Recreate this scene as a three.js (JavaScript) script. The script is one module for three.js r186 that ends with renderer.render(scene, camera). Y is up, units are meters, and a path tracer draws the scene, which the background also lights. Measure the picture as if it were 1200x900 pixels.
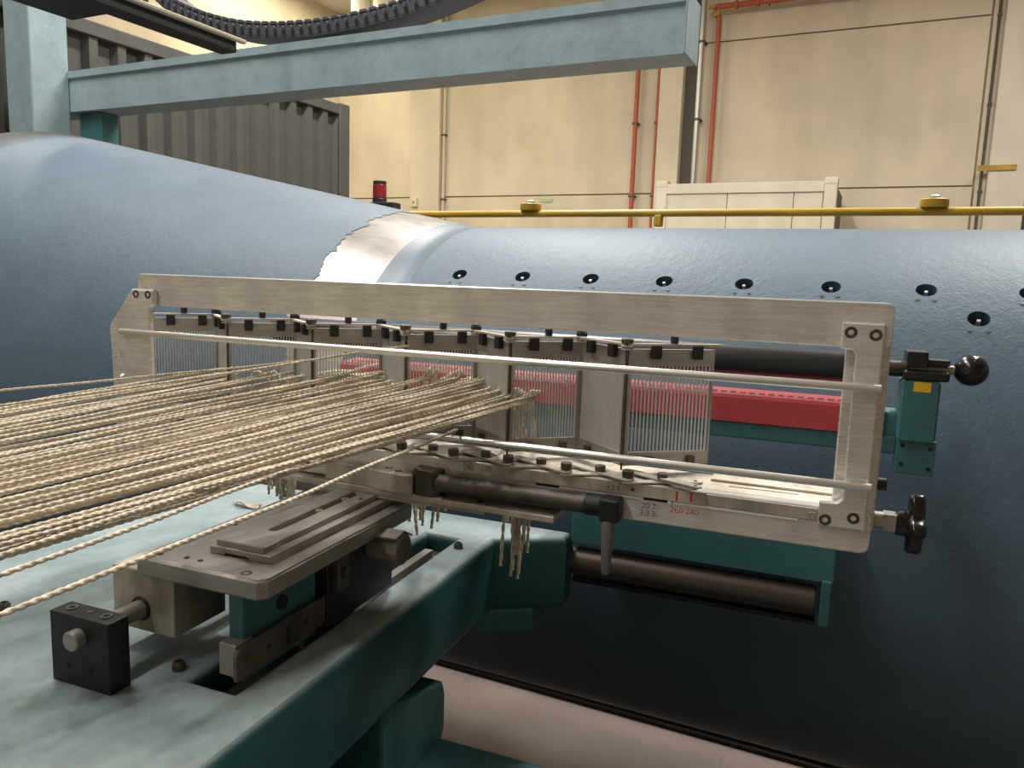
import * as THREE from 'three';
import { RoundedBoxGeometry } from 'three/addons/geometries/RoundedBoxGeometry.js';
import { TextGeometry } from 'three/addons/geometries/TextGeometry.js';
import { FontLoader } from 'three/addons/loaders/FontLoader.js';
import { mergeGeometries, toCreasedNormals } from 'three/addons/utils/BufferGeometryUtils.js';
import { RectAreaLightUniformsLib } from 'three/addons/lights/RectAreaLightUniformsLib.js';
import { Brush, Evaluator, SUBTRACTION } from 'three-bvh-csg';

// ---------------------------------------------------------------- camera, exposure, light
const H = 1.4;                               // eye height above the floor; heights below are written relative to the eye
const scene = new THREE.Scene();
scene.background = new THREE.Color(0x000000);
const camera = new THREE.PerspectiveCamera(53.13, 4 / 3, 0.02, 60);
camera.quaternion.setFromRotationMatrix(new THREE.Matrix4().makeBasis(
  new THREE.Vector3(0.92919, 0.03340, -0.36809), new THREE.Vector3(-0.08170, 0.98983, -0.11645), new THREE.Vector3(0.36046, 0.13828, 0.92247)));
camera.position.set(0, H, 0);
scene.add(camera);
const renderer = new THREE.WebGLRenderer({ antialias: true });
renderer.toneMapping = THREE.LinearToneMapping;
renderer.toneMappingExposure = 2.1;
renderer.shadowMap.enabled = true;
RectAreaLightUniformsLib.init();
const CEILING = 4.7;
// ceiling luminaires: [x, z, length, width, light intensity, tint]
const LAMPS = [
  [-2.9, -0.9, 2.4, 0.24, 62, 0xfffcf8], [-2.5, 1.9, 2.4, 0.24, 20, 0xfffcf8], [-2.5, 4.8, 2.4, 0.24, 14, 0xfffcf8],
  [-8.6, -9.6, 2.4, 0.24, 26, 0xfff0d2], [-6.0, -8.4, 2.4, 0.24, 30, 0xfff0d2], [-7.4, -4.2, 2.4, 0.24, 40, 0xfff6e6],
  [-2.5, -4.8, 2.4, 0.24, 95, 0xfffaf2], [2.6, -8.4, 2.4, 0.24, 16, 0xfffaf2], [1.4, -4.6, 2.4, 0.24, 95, 0xfffaf2],
];

// ---------------------------------------------------------------- random, textures
let seed = 12345;
const rnd = () => { seed = (Math.imul(seed, 1664525) + 1013904223) >>> 0; return seed / 4294967296; };
const rr = (a, b) => a + (b - a) * rnd();
function hash(x, y, s) { let h = Math.imul(x, 374761393) ^ Math.imul(y, 668265263) ^ Math.imul(s, 2147483647); h = Math.imul(h ^ (h >>> 13), 1274126177); return ((h ^ (h >>> 16)) >>> 0) / 4294967296; }
function vnoise(u, v, px, py, s) {
  const x = u * px, y = v * py, xi = Math.floor(x), yi = Math.floor(y), fx = x - xi, fy = y - yi;
  const a = fx * fx * (3 - 2 * fx), b = fy * fy * (3 - 2 * fy), w = (i, p) => ((i % p) + p) % p;
  const x0 = w(xi, px), x1 = w(xi + 1, px), y0 = w(yi, py), y1 = w(yi + 1, py);
  return (hash(x0, y0, s) * (1 - a) + hash(x1, y0, s) * a) * (1 - b) + (hash(x0, y1, s) * (1 - a) + hash(x1, y1, s) * a) * b;
}
function fbm(u, v, px, py, oct, s) { let t = 0, a = 0.5, n = 0; for (let i = 0; i < oct; i++) { t += a * vnoise(u, v, px << i, py << i, s + i); n += a; a *= 0.5; } return t / n; }
function tex(size, metres, fn, srgb = true) {
  const d = new Uint8Array(size * size * 4);
  for (let j = 0; j < size; j++) for (let i = 0; i < size; i++) {
    const c = fn(i / size, j / size, i, j), k = (j * size + i) * 4;
    for (let q = 0; q < 3; q++) d[k + q] = Math.max(0, Math.min(255, (Array.isArray(c) ? c[q] : c) * 255));
    d[k + 3] = 255;
  }
  const t = new THREE.DataTexture(d, size, size, THREE.RGBAFormat);
  t.wrapS = t.wrapT = THREE.RepeatWrapping; t.magFilter = THREE.LinearFilter; t.minFilter = THREE.LinearMipmapLinearFilter; t.generateMipmaps = true;
  if (srgb) t.colorSpace = THREE.SRGBColorSpace;
  t.repeat.set(1 / metres, 1 / metres); t.needsUpdate = true;
  return t;
}
const TX = {
  drum: tex(1024, 0.5, (u, v, i, j) => {
    const n = fbm(u, v, 6, 6, 5, 3), f = hash(i >> 1, j >> 1, 9), g = hash(i, j, 8);
    let c = 0.80 + 0.09 * (n - 0.5) + (g - 0.5) * 0.09; if (f > 0.9965) c += 0.2; return [c * 0.98, c, c * 1.02];
  }),
  orange: tex(512, 0.09, (u, v) => 0.5 * fbm(u, v, 24, 24, 3, 21) + 0.5 * fbm(u, v, 6, 6, 2, 22), false),
  paint: tex(512, 0.4, (u, v, i, j) => {
    const n = fbm(u, v, 5, 5, 5, 31), f = fbm(u, v, 60, 60, 2, 35); let c = 0.82 + 0.14 * n + (f - 0.5) * 0.08;
    if (hash(i >> 1, j >> 1, 37) > 0.9985) c *= 0.62; return [c, c, c];
  }),
  dusty: tex(512, 0.7, (u, v, i, j) => {
    const n = fbm(u, v, 4, 7, 5, 41), f = fbm(u, v, 70, 70, 2, 42), d = Math.min(1, Math.max(0, (n - 0.3) * 1.9)); const c = (f - 0.5) * 0.08;
    return [0.76 + 0.20 * d + c, 0.80 + 0.16 * d + c, 0.80 + 0.155 * d + c];
  }),
  brush: tex(512, 0.16, (u, v) => { const s = fbm(u, v, 3, 150, 3, 51), n = fbm(u, v, 4, 4, 4, 55); const c = 0.76 + 0.14 * s + 0.16 * n; return [c, c * 0.995, c * 0.98]; }),
  brushR: tex(512, 0.16, (u, v) => 0.35 + 0.45 * fbm(u, v, 3, 120, 3, 57) + 0.2 * fbm(u, v, 5, 5, 3, 58), false),
  grime: tex(512, 0.25, (u, v) => { const n = fbm(u, v, 5, 5, 6, 61), s = fbm(u, v, 40, 8, 3, 64); const c = 0.55 + 0.45 * n + 0.14 * (s - 0.5); return [c, c * 0.98, c * 0.945]; }),
  cord: tex(256, 0.05, (u, v) => { const n = fbm(u, v, 4, 4, 4, 71), f = fbm(u, v, 8, 64, 2, 75); const c = 0.72 + 0.24 * n + 0.2 * (f - 0.5); return [c, c * 0.985, c * 0.95]; }),
  wall: tex(512, 3.1, (u, v, i, j) => { const n = fbm(u, v, 4, 4, 6, 81), s = fbm(u, v, 14, 3, 4, 86); const c = 0.80 + 0.15 * n + 0.06 * (s - 0.5) + (hash(i, j, 88) - 0.5) * 0.02; return [c, c * 0.995, c * 0.98]; }),
  floor: tex(512, 1.6, (u, v, i, j) => { const n = fbm(u, v, 4, 4, 6, 91), m = Math.abs(fbm(u, v, 3, 3, 5, 95) - 0.5); let c = 0.62 + 0.34 * n + (hash(i, j, 97) - 0.5) * 0.05; if (m < 0.0015) c *= 0.85; return [c, c * 0.98, c * 0.97]; }),
  rust: tex(256, 0.5, (u, v) => { const n = fbm(u, v, 3, 12, 5, 101); const c = 0.6 + 0.4 * n; return [c, c, c]; }),
};
const mats = {};
function M(name, color, roughness, metalness = 0, o = {}) {
  const m = new THREE.MeshPhysicalMaterial({ color, roughness, metalness, ...o }); m.name = name; mats[name] = m; return m;
}
const mDrum = M('blue_hammered_paint', 0x637c8e, 0.56, 0, { sheen: 1, sheenRoughness: 0.4, sheenColor: 0xe4ddd6, map: TX.drum, bumpMap: TX.orange, bumpScale: 0.0009 });
const mDrumBand = M('smooth_blue_paint', 0x5a7184, 0.42, 0, { map: TX.drum });
const mBare = M('bare_sheet_metal', 0x9a938e, 0.5, 0.3, { map: TX.brush, roughnessMap: TX.brushR });
const mHole = M('dark_recess', 0x0c1826, 0.7);
const mTeal = M('teal_machine_paint', 0x40787c, 0.5, 0, { map: TX.paint, bumpMap: TX.orange, bumpScale: 0.0002 });
const mBed = M('dusty_toplit_teal_bed_paint', 0xffffff, 0.45, 0, { vertexColors: true, map: TX.dusty, bumpMap: TX.orange, bumpScale: 0.0003 });  // vertex colours hold lint plus painted top light and side shade
const mGantry = M('grey_teal_gantry_paint', 0x9db4ba, 0.5, 0, { map: TX.paint });
const mAlu = M('brushed_aluminium', 0xf0eeea, 0.42, 0.35, { map: TX.brush, roughnessMap: TX.brushR });
const mAluWorn = M('worn_dusty_aluminium', 0xeae5db, 0.6, 0.2, { map: TX.grime });
const mRod = M('polished_rod', 0xdcd9d2, 0.32, 0.75);
const mSteel = M('ground_steel', 0xb4b0ab, 0.4, 0.5, { map: TX.brush });
const mSteelDk = M('dull_dark_steel', 0x77736e, 0.5, 0.6, { map: TX.grime });
const mWire = M('reed_wire_steel', 0xc9c8c4, 0.4, 0.55);
const mBlack = M('black_oxide', 0x232425, 0.5, 0.3);
const mBlackPl = M('black_plastic', 0x17181a, 0.22);
const mRubber = M('black_rubber_roller', 0x222326, 0.38);
const mBrownRoll = M('dusty_brown_roller', 0x4a403a, 0.4, 0.2);
const mRed = M('red_paint', 0xcb4a53, 0.4, 0, { map: TX.paint });
const mYellow = M('yellow_paint', 0xd2a92c, 0.45, 0, { map: TX.rust });
const mTag = M('yellow_sticker', 0xe8b92a, 0.6);
const mCord = M('raw_cream_cord', 0xf0e6d6, 0.9, 0, { map: TX.cord, sheen: 0.3, sheenRoughness: 0.6 });
const mWall = M('cream_wall_paint', 0xe8dfca, 0.85, 0, { map: TX.wall });
const mCeil = M('pale_ceiling', 0xe4e0d6, 0.9);
const mFloor = M('worn_concrete', 0xa09089, 0.55, 0, { map: TX.floor });
const mCabin = M('white_cabin_steel', 0xe9e4d3, 0.55, 0, { map: TX.wall });
const mCorr = M('dark_container_paint', 0x4f4e4a, 0.6, 0, { map: TX.paint });
const mPipeRed = M('red_pipe_paint', 0xa8563f, 0.55);
const mGalv = M('galvanised_pipe', 0xb9b9b4, 0.4, 0.7);
const mGroove = M('grey_sealant', 0xa69a80, 0.9);
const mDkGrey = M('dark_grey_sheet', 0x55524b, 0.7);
const mChain = M('grey_plastic_chain', 0x4a4b50, 0.5);
const mWhitePl = M('white_plastic_strip', 0xe6e9ea, 0.4);
const mInk = M('black_ink', 0x2a2724, 0.8);
const mRedInk = M('red_ink', 0xb4412f, 0.8);
const mGreyHandle = M('grey_cast_handle', 0x77757a, 0.5, 0.3, { bumpMap: TX.orange, bumpScale: 0.0006 });
const mKnob = M('grey_ribbed_plastic', 0x9a948c, 0.55, 0, { map: TX.grime });
const mGlow = M('lamp_diffuser', 0xffffff, 0.6, 0, { emissive: 0xfff4e0, emissiveIntensity: 4 });
const mBeaconRed = M('red_beacon_lens', 0x7a1f22, 0.3);

// ---------------------------------------------------------------- building helpers
const V = (x, y, z) => new THREE.Vector3(x, y, z);
const used = {};
function numbered(n) { const k = used[n] = (used[n] ?? -1) + 1; return k ? n + '_' + String(k).padStart(3, '0') : n; }
function uvBox(g) {                                       // uv in metres from the dominant normal axis
  const p = g.attributes.position, n = g.attributes.normal, uv = new Float32Array(p.count * 2);
  for (let i = 0; i < p.count; i++) {
    const ax = Math.abs(n.getX(i)), ay = Math.abs(n.getY(i)), az = Math.abs(n.getZ(i));
    const [a, b] = ay >= ax && ay >= az ? [p.getX(i), p.getZ(i)] : ax > az ? [p.getZ(i), p.getY(i)] : [p.getX(i), p.getY(i)];
    uv[2 * i] = a; uv[2 * i + 1] = b;
  }
  g.setAttribute('uv', new THREE.BufferAttribute(uv, 2)); return g;
}
function clean(g, keepUv) {
  g = g.index ? g.toNonIndexed() : g;
  for (const k of Object.keys(g.attributes)) if (!['position', 'normal', 'uv', 'color'].includes(k)) g.deleteAttribute(k);
  if (!keepUv) uvBox(g);
  g.groups = []; g.clearGroups();
  return g;
}
function dustedAndLit(g, clean = 0x2e6064, dustLit = 0xa9b6b8) {   // lint and overhead light coloured into upward faces, shade into the sides
  g = g.index ? g.toNonIndexed() : g; const n = g.attributes.normal, a = new THREE.Color(clean), b = new THREE.Color(dustLit), c = new Float32Array(n.count * 3);
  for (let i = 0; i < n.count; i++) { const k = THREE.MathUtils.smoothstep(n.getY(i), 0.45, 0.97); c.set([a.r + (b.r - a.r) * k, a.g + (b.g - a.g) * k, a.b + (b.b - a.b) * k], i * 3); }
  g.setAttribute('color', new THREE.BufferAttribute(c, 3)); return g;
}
const frames = new WeakMap();                             // where the origin of each thing lies
function thing(name, label, category, base = [0, 0, 0], yaw = 0, group) {
  const o = new THREE.Group(); o.name = numbered(name);
  const b = V(...base); frames.set(o, b);
  o.position.copy(b.clone().applyAxisAngle(V(0, 1, 0), yaw)).add(V(0, H, 0)); o.rotation.y = yaw;
  o.userData = { label, category }; if (group) o.userData.group = group;
  scene.add(o); return o;
}
function part(parent, name, geos, material, o = {}) {
  const list = (Array.isArray(geos) ? geos : [geos]).map((g) => clean(g, o.keepUv));
  const g = list.length > 1 ? mergeGeometries(list) : list[0], b = frames.get(parent);
  g.translate(-b.x, -b.y, -b.z);
  const m = new THREE.Mesh(g, material); m.name = o.name ?? name; m.castShadow = m.receiveShadow = true;
  frames.set(m, b); parent.add(m); if (o.label) m.userData.label = o.label; if (o.kind) m.userData.kind = o.kind;
  return m;
}
function struct(name, geos, material, base = [0, 0, 0], yaw = 0) {
  const list = (Array.isArray(geos) ? geos : [geos]).map((g) => clean(g));
  const g = list.length > 1 ? mergeGeometries(list) : list[0], b = V(...base);
  g.translate(-b.x, -b.y, -b.z);
  const m = new THREE.Mesh(g, material); m.name = name; m.castShadow = m.receiveShadow = true; m.userData.kind = 'structure';
  m.position.copy(b.clone().applyAxisAngle(V(0, 1, 0), yaw)).add(V(0, H, 0)); m.rotation.y = yaw; frames.set(m, b); scene.add(m); return m;
}
function rb(x0, x1, y0, y1, z0, z1, r = 0.0012, seg = 2) {
  const w = Math.abs(x1 - x0), h = Math.abs(y1 - y0), d = Math.abs(z1 - z0); r = Math.min(r, Math.min(w, h, d) * 0.49);
  const g = r > 0 ? new RoundedBoxGeometry(w, h, d, seg, r) : new THREE.BoxGeometry(w, h, d);
  return g.translate((x0 + x1) / 2, (y0 + y1) / 2, (z0 + z1) / 2);
}
function crease(g, a) { g.scale(1000, 1000, 1000); return toCreasedNormals(g, a).scale(0.001, 0.001, 0.001); }   // the helper welds at a centimetre, so work in millimetres
const box = (x0, x1, y0, y1, z0, z1) => rb(x0, x1, y0, y1, z0, z1, 0);
function alongAxis(g, axis) { return axis === 'x' ? g.rotateZ(-Math.PI / 2) : axis === 'z' ? g.rotateX(Math.PI / 2) : g; }   // y -> +x, y -> +z
function lathe(axis, c, pts, seg = 28) {
  const g = new THREE.LatheGeometry(pts.map((p) => new THREE.Vector2(Math.max(p[0], 1e-5), p[1])), seg);
  return alongAxis(crease(g.toNonIndexed(), 0.6), axis).translate(...c);
}
function cyl(axis, c, r, len, seg = 28, r2 = r, ch = Math.min(r, len) * 0.12) {
  const h = len / 2; return lathe(axis, c, [[0, -h], [r - ch, -h], [r, -h + ch], [r2, h - ch], [r2 - ch, h], [0, h]], seg);
}
function shapeOf(pts, holes = []) {
  const s = new THREE.Shape(pts.map((p) => new THREE.Vector2(...p)));
  for (const h of holes) s.holes.push(h instanceof THREE.Path ? h : new THREE.Path(h.map((p) => new THREE.Vector2(...p))));
  return s;
}
function extrude(shape, d, bev = 0.001, seg = 1, curve = 8) {
  const b = Math.min(bev, d * 0.45);
  const g = new THREE.ExtrudeGeometry(shape, { depth: d - 2 * b, bevelEnabled: b > 0, bevelThickness: b, bevelSize: b, bevelOffset: -b, bevelSegments: seg, curveSegments: curve });
  g.translate(0, 0, b); return crease(g, 0.55);
}
const extZ = (pts, z0, z1, holes, bev, seg) => extrude(shapeOf(pts, holes), z1 - z0, bev, seg).translate(0, 0, z0);
const extY = (xz, y0, y1, holes = [], bev, seg) => extrude(shapeOf(xz.map(([x, z]) => [x, -z]), holes.map((h) => h.map(([x, z]) => [x, -z]))), y1 - y0, bev, seg).rotateX(-Math.PI / 2).translate(0, y0, 0);
const extX = (zy, x0, x1, holes = [], bev, seg) => extrude(shapeOf(zy.map(([z, y]) => [-z, y]), holes.map((h) => h.map(([z, y]) => [-z, y]))), x1 - x0, bev, seg).rotateY(Math.PI / 2).translate(x0, 0, 0);
function tube(pts, r, seg = 40, rad = 8) { return new THREE.TubeGeometry(new THREE.CatmullRomCurve3(pts.map((p) => V(...p))), seg, r, rad); }
function rounded(x0, x1, y0, y1, r, n = 5) {               // rounded rectangle outline
  const p = []; for (const [cx, cy, a] of [[x1 - r, y1 - r, 0], [x0 + r, y1 - r, 1], [x0 + r, y0 + r, 2], [x1 - r, y0 + r, 3]])
    for (let i = 0; i <= n; i++) { const t = (a + i / n) * Math.PI / 2; p.push([cx + r * Math.cos(t), cy + r * Math.sin(t)]); } return p;
}
function slotPts(x, z0, z1, w, n = 9) {                    // a long slot with round ends along the second axis
  const p = []; for (let i = 0; i <= n; i++) { const t = Math.PI * i / n; p.push([x + w / 2 * Math.cos(t), z1 - w / 2 + w / 2 * Math.sin(t)]); }
  for (let i = 0; i <= n; i++) { const t = Math.PI + Math.PI * i / n; p.push([x + w / 2 * Math.cos(t), z0 + w / 2 + w / 2 * Math.sin(t)]); } return p;
}
function screwGeo(axis, c, r) {                            // countersunk socket screw, flush with its face
  return lathe(axis, c, [[0, -r * 0.5], [r * 0.42, -r * 0.5], [r * 0.46, 0.0003], [r * 0.9, 0.0005], [r, 0.0001], [r, -0.001]], 18);
}
const font = await new FontLoader().loadAsync('fonts/droid/droid_sans_bold.typeface.json');
const fontR = await new FontLoader().loadAsync('fonts/droid/droid_sans_regular.typeface.json');
function text(s, size, x, y, z, f = font, tilt = 0) { const g = new TextGeometry(s, { font: f, size, depth: 0.0003, curveSegments: 3, bevelEnabled: false }); return g.rotateZ(tilt).translate(x, y, z); }

// ---------------------------------------------------------------- hall
const BY = -4.5 * Math.PI / 180;                            // the building stands at a slight angle to the machine
const FL = -H;
struct('floor', box(-12, 9, FL - 0.15, FL, -13.2, 9), mFloor, [0, FL, 0], BY);
struct('ceiling', box(-12, 9, CEILING, CEILING + 0.2, -13.2, 9), mCeil, [0, CEILING, 0], BY);
const wallBack = struct('wall_back', box(-12, 9, FL, CEILING, -12.4, -12.04), mGroove, [0, FL, -12.2], BY);
for (const [x0, x1, y0, y1, d] of [
  [-12, -7.93, FL, 1.35, 0], [-12, -7.93, 1.37, 3.5, 0], [-12, -7.93, 3.52, CEILING, 0],
  [-7.30, -3.42, FL, 1.35, 0], [-7.30, -3.42, 1.37, 3.5, 0], [-7.30, -3.42, 3.52, CEILING, 0],
  [-2.90, 0.84, FL, 1.375, 0.03], [-2.90, 0.84, 1.40, 3.52, 0], [-2.90, 0.84, 3.54, CEILING, 0], [0.865, 0.915, FL, CEILING, 0], [0.94, 1.0, FL, CEILING, 0], [2.6, 9, FL, CEILING, 0]])
  part(wallBack, 'wall_panel', rb(x0, x1, y0, y1, -12.05, -12 + d, 0.006, 1), mWall);
struct('trim_1', rb(-7.92, -7.31, FL, CEILING, -12.1, -11.86, 0.01), mWall, [-7.6, FL, -12], BY);
struct('trim_2', rb(-3.41, -3.06, FL, CEILING, -12.1, -11.8, 0.01), mWall, [-3.2, FL, -12], BY);
struct('trim_3', rb(-3.055, -2.88, FL, CEILING, -12.1, -11.95, 0.005), mDkGrey, [-3, FL, -12], BY);
struct('trim_4', rb(0.99, 1.42, FL, CEILING, -12.1, -11.82, 0.012), mCabin, [1.2, FL, -12], BY);
struct('door_1', rb(1.44, 2.6, FL, 2.6, -12.06, -12.0, 0.01), mDkGrey, [2, FL, -12], BY);
struct('wall_left', box(-9.8, -9.6, FL, CEILING, -12.4, 9), mWall, [-9.6, FL, 0], BY);
struct('wall_right', box(9, 9.2, FL, CEILING, -12.4, 9), mWall, [9, FL, 0], BY);
struct('wall_rear', box(-12, 9, FL, CEILING, 8.8, 9), mWall, [0, FL, 9], BY);

// lamps
LAMPS.forEach(([x, z, len, w, power, tint], i) => {
  const where = ['over the machine bed', 'behind the camera side of the bed', 'at the rear of the hall', 'by the left end of the back wall', 'beyond the dark container', 'above the dark container', 'over the white cabin', 'over the dark door', 'above the right end of the drum'][i];
  const t = thing('ceiling_lamp', 'long white strip lamp on the ceiling ' + where, 'lamp', [x, CEILING, z], BY);
  part(t, 'housing', rb(x - w / 2 - 0.03, x + w / 2 + 0.03, CEILING - 0.08, CEILING - 0.001, z - len / 2, z + len / 2, 0.01), mCabin);
  part(t, 'diffuser', rb(x - w / 2, x + w / 2, CEILING - 0.10, CEILING - 0.08, z - len / 2 + 0.03, z + len / 2 - 0.03, 0.005), mGlow);
  const l = new THREE.RectAreaLight(tint, power, w, len - 0.06); l.position.set(0, -0.106, 0); l.rotation.x = -Math.PI / 2; t.add(l);
});

// pipes on the back wall
function wallPipe(label, x, y0, y1, r, m, z = -11.9, group) {
  const t = thing('wall_pipe', label, 'pipe', [x, y0, z], BY, 0, group);
  part(t, 'pipe', cyl('y', [x, (y0 + y1) / 2, z], r, y1 - y0, 14), m);
  for (let y = y0 + 0.5; y < y1; y += 1.1) part(t, 'bracket', rb(x - r - 0.012, x + r + 0.012, y, y + 0.03, -12.03, z + r + 0.006, 0.003), mDkGrey);
  return t;
}
wallPipe('faded red pipe on the cream wall, left of its thinner neighbour', -3.79, FL, CEILING, 0.035, mPipeRed);
wallPipe('thin rust red pipe on the cream wall beside the pilaster', -3.46, FL, CEILING, 0.026, mPipeRed, -11.93);
wallPipe('shiny galvanised pipe on the dark strip beside the pilaster', -2.83, FL, CEILING, 0.04, mGalv, -11.86);
wallPipe('thin cream conduit on the wall beside the left pilaster', -7.27, FL, CEILING, 0.03, mWall, -11.95);
wallPipe('dark vertical cable run beside the right pilaster', 0.93, FL, CEILING, 0.014, mDkGrey, -11.975);
{
  const t = thing('fire_pipe', 'red pipe that runs down the wall from a horizontal run with a brass valve', 'pipe', [-2.6, FL, -11.88], BY);
  part(t, 'pipe', [cyl('y', [-2.6, (FL + 3.8) / 2, -11.88], 0.035, 3.8 - FL, 14), tube([[-2.6, 3.78, -11.88], [-2.6, 3.86, -11.87], [-2.66, 3.95, -11.82], [-2.62, 3.97, -11.8], [-2.5, 3.97, -11.8]], 0.03, 24, 10)], mPipeRed);
  part(t, 'pipe', cyl('x', [-0.8, 3.96, -11.8], 0.04, 3.6, 14), mPipeRed);
  part(t, 'valve', [rb(-2.67, -2.58, 3.84, 3.92, -11.9, -11.8, 0.01), cyl('x', [-2.7, 3.96, -11.8], 0.022, 0.1, 10)], mYellow);
  for (const x of [-2.35, -2.05]) part(t, 'flange', cyl('x', [x, 3.96, -11.8], 0.06, 0.04, 14), mPipeRed);
  for (const x of [-1.9, -0.6, 0.4]) part(t, 'hanger', rb(x - 0.012, x + 0.012, 3.9, CEILING, -11.84, -11.82, 0.003), mDkGrey);
}
{
  const t = thing('wall_sign', 'small yellow sign strip across the right white pilaster', 'sign', [1.08, 1.59, -11.8], BY);
  part(t, 'plate', rb(0.86, 1.29, 1.555, 1.625, -11.815, -11.795, 0.004), mYellow);
  const s2 = thing('wall_sign', 'tiny pale green label low on the cream wall', 'sign', [-5.3, 1.28, -11.99], BY);
  part(s2, 'plate', rb(-5.4, -5.18, 1.25, 1.31, -11.998, -11.985, 0.003), M('pale_green_label', 0xa9bd8a, 0.7));
  const s3 = thing('wall_box', 'small cream switch box on the left pilaster', 'box', [-7.8, 1.28, -11.84], BY);
  part(s3, 'case', rb(-7.86, -7.74, 1.18, 1.34, -11.862, -11.82, 0.008), mWall);
  part(s3, 'switch', rb(-7.82, -7.79, 1.24, 1.28, -11.822, -11.81, 0.004), mPipeRed);
}
// white site cabin
{
  const t = thing('site_cabin', 'white steel site cabin in front of the cream back wall', 'cabin', [-1.85, FL, -10.5], BY);
  const z0 = -13 + 1.2, z1 = -10.5;
  part(t, 'wall', box(-2.93, -0.77, FL + 0.12, 1.2, z0 + 0.05, z1 - 0.06), mCabin);
  for (const [x0, x1] of [[-2.87, -2.05], [-2.04, -1.22], [-1.21, -0.87]]) part(t, 'panel', rb(x0, x1, FL + 0.14, 1.185, z1 - 0.07, z1 - 0.03, 0.004), mCabin);
  for (const x of [-2.93, -0.79]) { part(t, 'corner_post', rb(x - 0.07, x + 0.08, FL, 1.3, z1 - 0.15, z1, 0.012), mCabin); part(t, 'corner_casting', [rb(x - 0.075, x + 0.085, 1.27, 1.36, z1 - 0.16, z1 + 0.006, 0.012), cyl('z', [x + 0.01, 1.315, z1 + 0.006], 0.026, 0.01, 14)], mCabin); }
  part(t, 'top_rail', rb(-2.87, -0.86, 1.18, 1.315, z1 - 0.12, z1 - 0.005, 0.01), mCabin);
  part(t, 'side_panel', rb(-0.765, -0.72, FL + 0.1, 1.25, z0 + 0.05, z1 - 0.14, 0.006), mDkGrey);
  part(t, 'roof', rb(-2.95, -0.74, 1.2, 1.26, z0 + 0.05, z1 - 0.06, 0.006), mCabin);
  part(t, 'base_rail', rb(-2.87, -0.86, FL, FL + 0.15, z1 - 0.12, z1 - 0.005, 0.01), mCabin);
}
// dark corrugated container
{
  const t = thing('shipping_container', 'dark grey corrugated shipping container behind the teal gantry beam', 'container', [-5.5, FL, -4.3], BY);
  const prof = []; const z0 = -5.66, z1 = -0.6, p = 0.196;
  for (let z = z0; z < z1; z += p) prof.push([-4.5, z], [-4.5, z + p * 0.30], [-4.545, z + p * 0.44], [-4.545, z + p * 0.86]);
  const outline = [...prof, [-4.5, z1], [-4.62, z1], [-4.62, z0]];
  part(t, 'side_wall', extY(outline, FL + 0.1, 1.36, [], 0.0005, 1), mCorr);
  part(t, 'top_rail', rb(-4.62, -4.485, 1.36, 1.45, -5.72, z1, 0.01), mCorr);
  part(t, 'bottom_rail', rb(-4.62, -4.485, FL, FL + 0.12, -5.72, z1, 0.01), mCorr);
  part(t, 'corner_post', rb(-4.64, -4.475, FL, 1.46, -5.74, -5.60, 0.012), mCorr);
  part(t, 'end_wall', box(-6.9, -4.6, FL + 0.1, 1.4, -5.72, -5.62), mCorr);
  part(t, 'roof', box(-6.9, -4.55, 1.38, 1.43, -5.7, z1), mCorr);
  part(t, 'far_wall', box(-6.9, -6.8, FL, 1.4, -5.7, z1), mCorr);
  part(t, 'front_wall', box(-6.9, -4.55, FL, 1.4, z1 - 0.05, z1), mCorr);
}

// ---------------------------------------------------------------- gantry behind the drum
{
  const t = thing('gantry_frame', 'grey teal steel gantry with a post and a long crossbeam above the drum', 'gantry', [-4.27, FL, -2.8], BY);
  part(t, 'post', rb(-4.377, -4.162, FL, CEILING - 0.3, -2.879, -2.666, 0.010, 3), mGantry);
  part(t, 'crossbeam', extX([[-2.881, 0.821], [-2.881, 0.985], [-2.868, 0.996], [-2.868, 1.032], [-3.053, 1.032], [-3.053, 0.821]], -4.46, -0.750, [], 0.004), mGantry);
  part(t, 'end_plate', rb(-0.750, -0.741, 0.817, 1.036, -3.057, -2.864, 0.003), mGantry);
  part(t, 'hanger_post', rb(-0.877, -0.774, 1.032, CEILING - 0.3, -3.03, -2.92, 0.01), mGantry);
  part(t, 'bracket', rb(-4.154, -3.973, 0.43, 0.821, -3.03, -2.924, 0.006), mTeal);
}
{
  const t = thing('overhead_rail', 'dark overhead cable tray with a beige lip in front of the crossbeam', 'rail', [-2.54, 0.9, -1.7], BY);
  part(t, 'channel', rb(-2.58, -2.494, 0.870, 0.917, -2.46, 1.2, 0.006), mBlack);
  part(t, 'lip', rb(-2.498, -2.472, 0.912, 0.926, -2.494, 1.2, 0.004), mWall);
  part(t, 'tray', rb(-3.01, -2.57, 0.946, 1.023, -2.107, 1.2, 0.008), mBlack);
  for (const z of [-1.95, 0.6]) part(t, 'hanger', rb(-2.6, -2.57, 0.91, CEILING, z - 0.02, z + 0.02, 0.003), mDkGrey);
}
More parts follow.
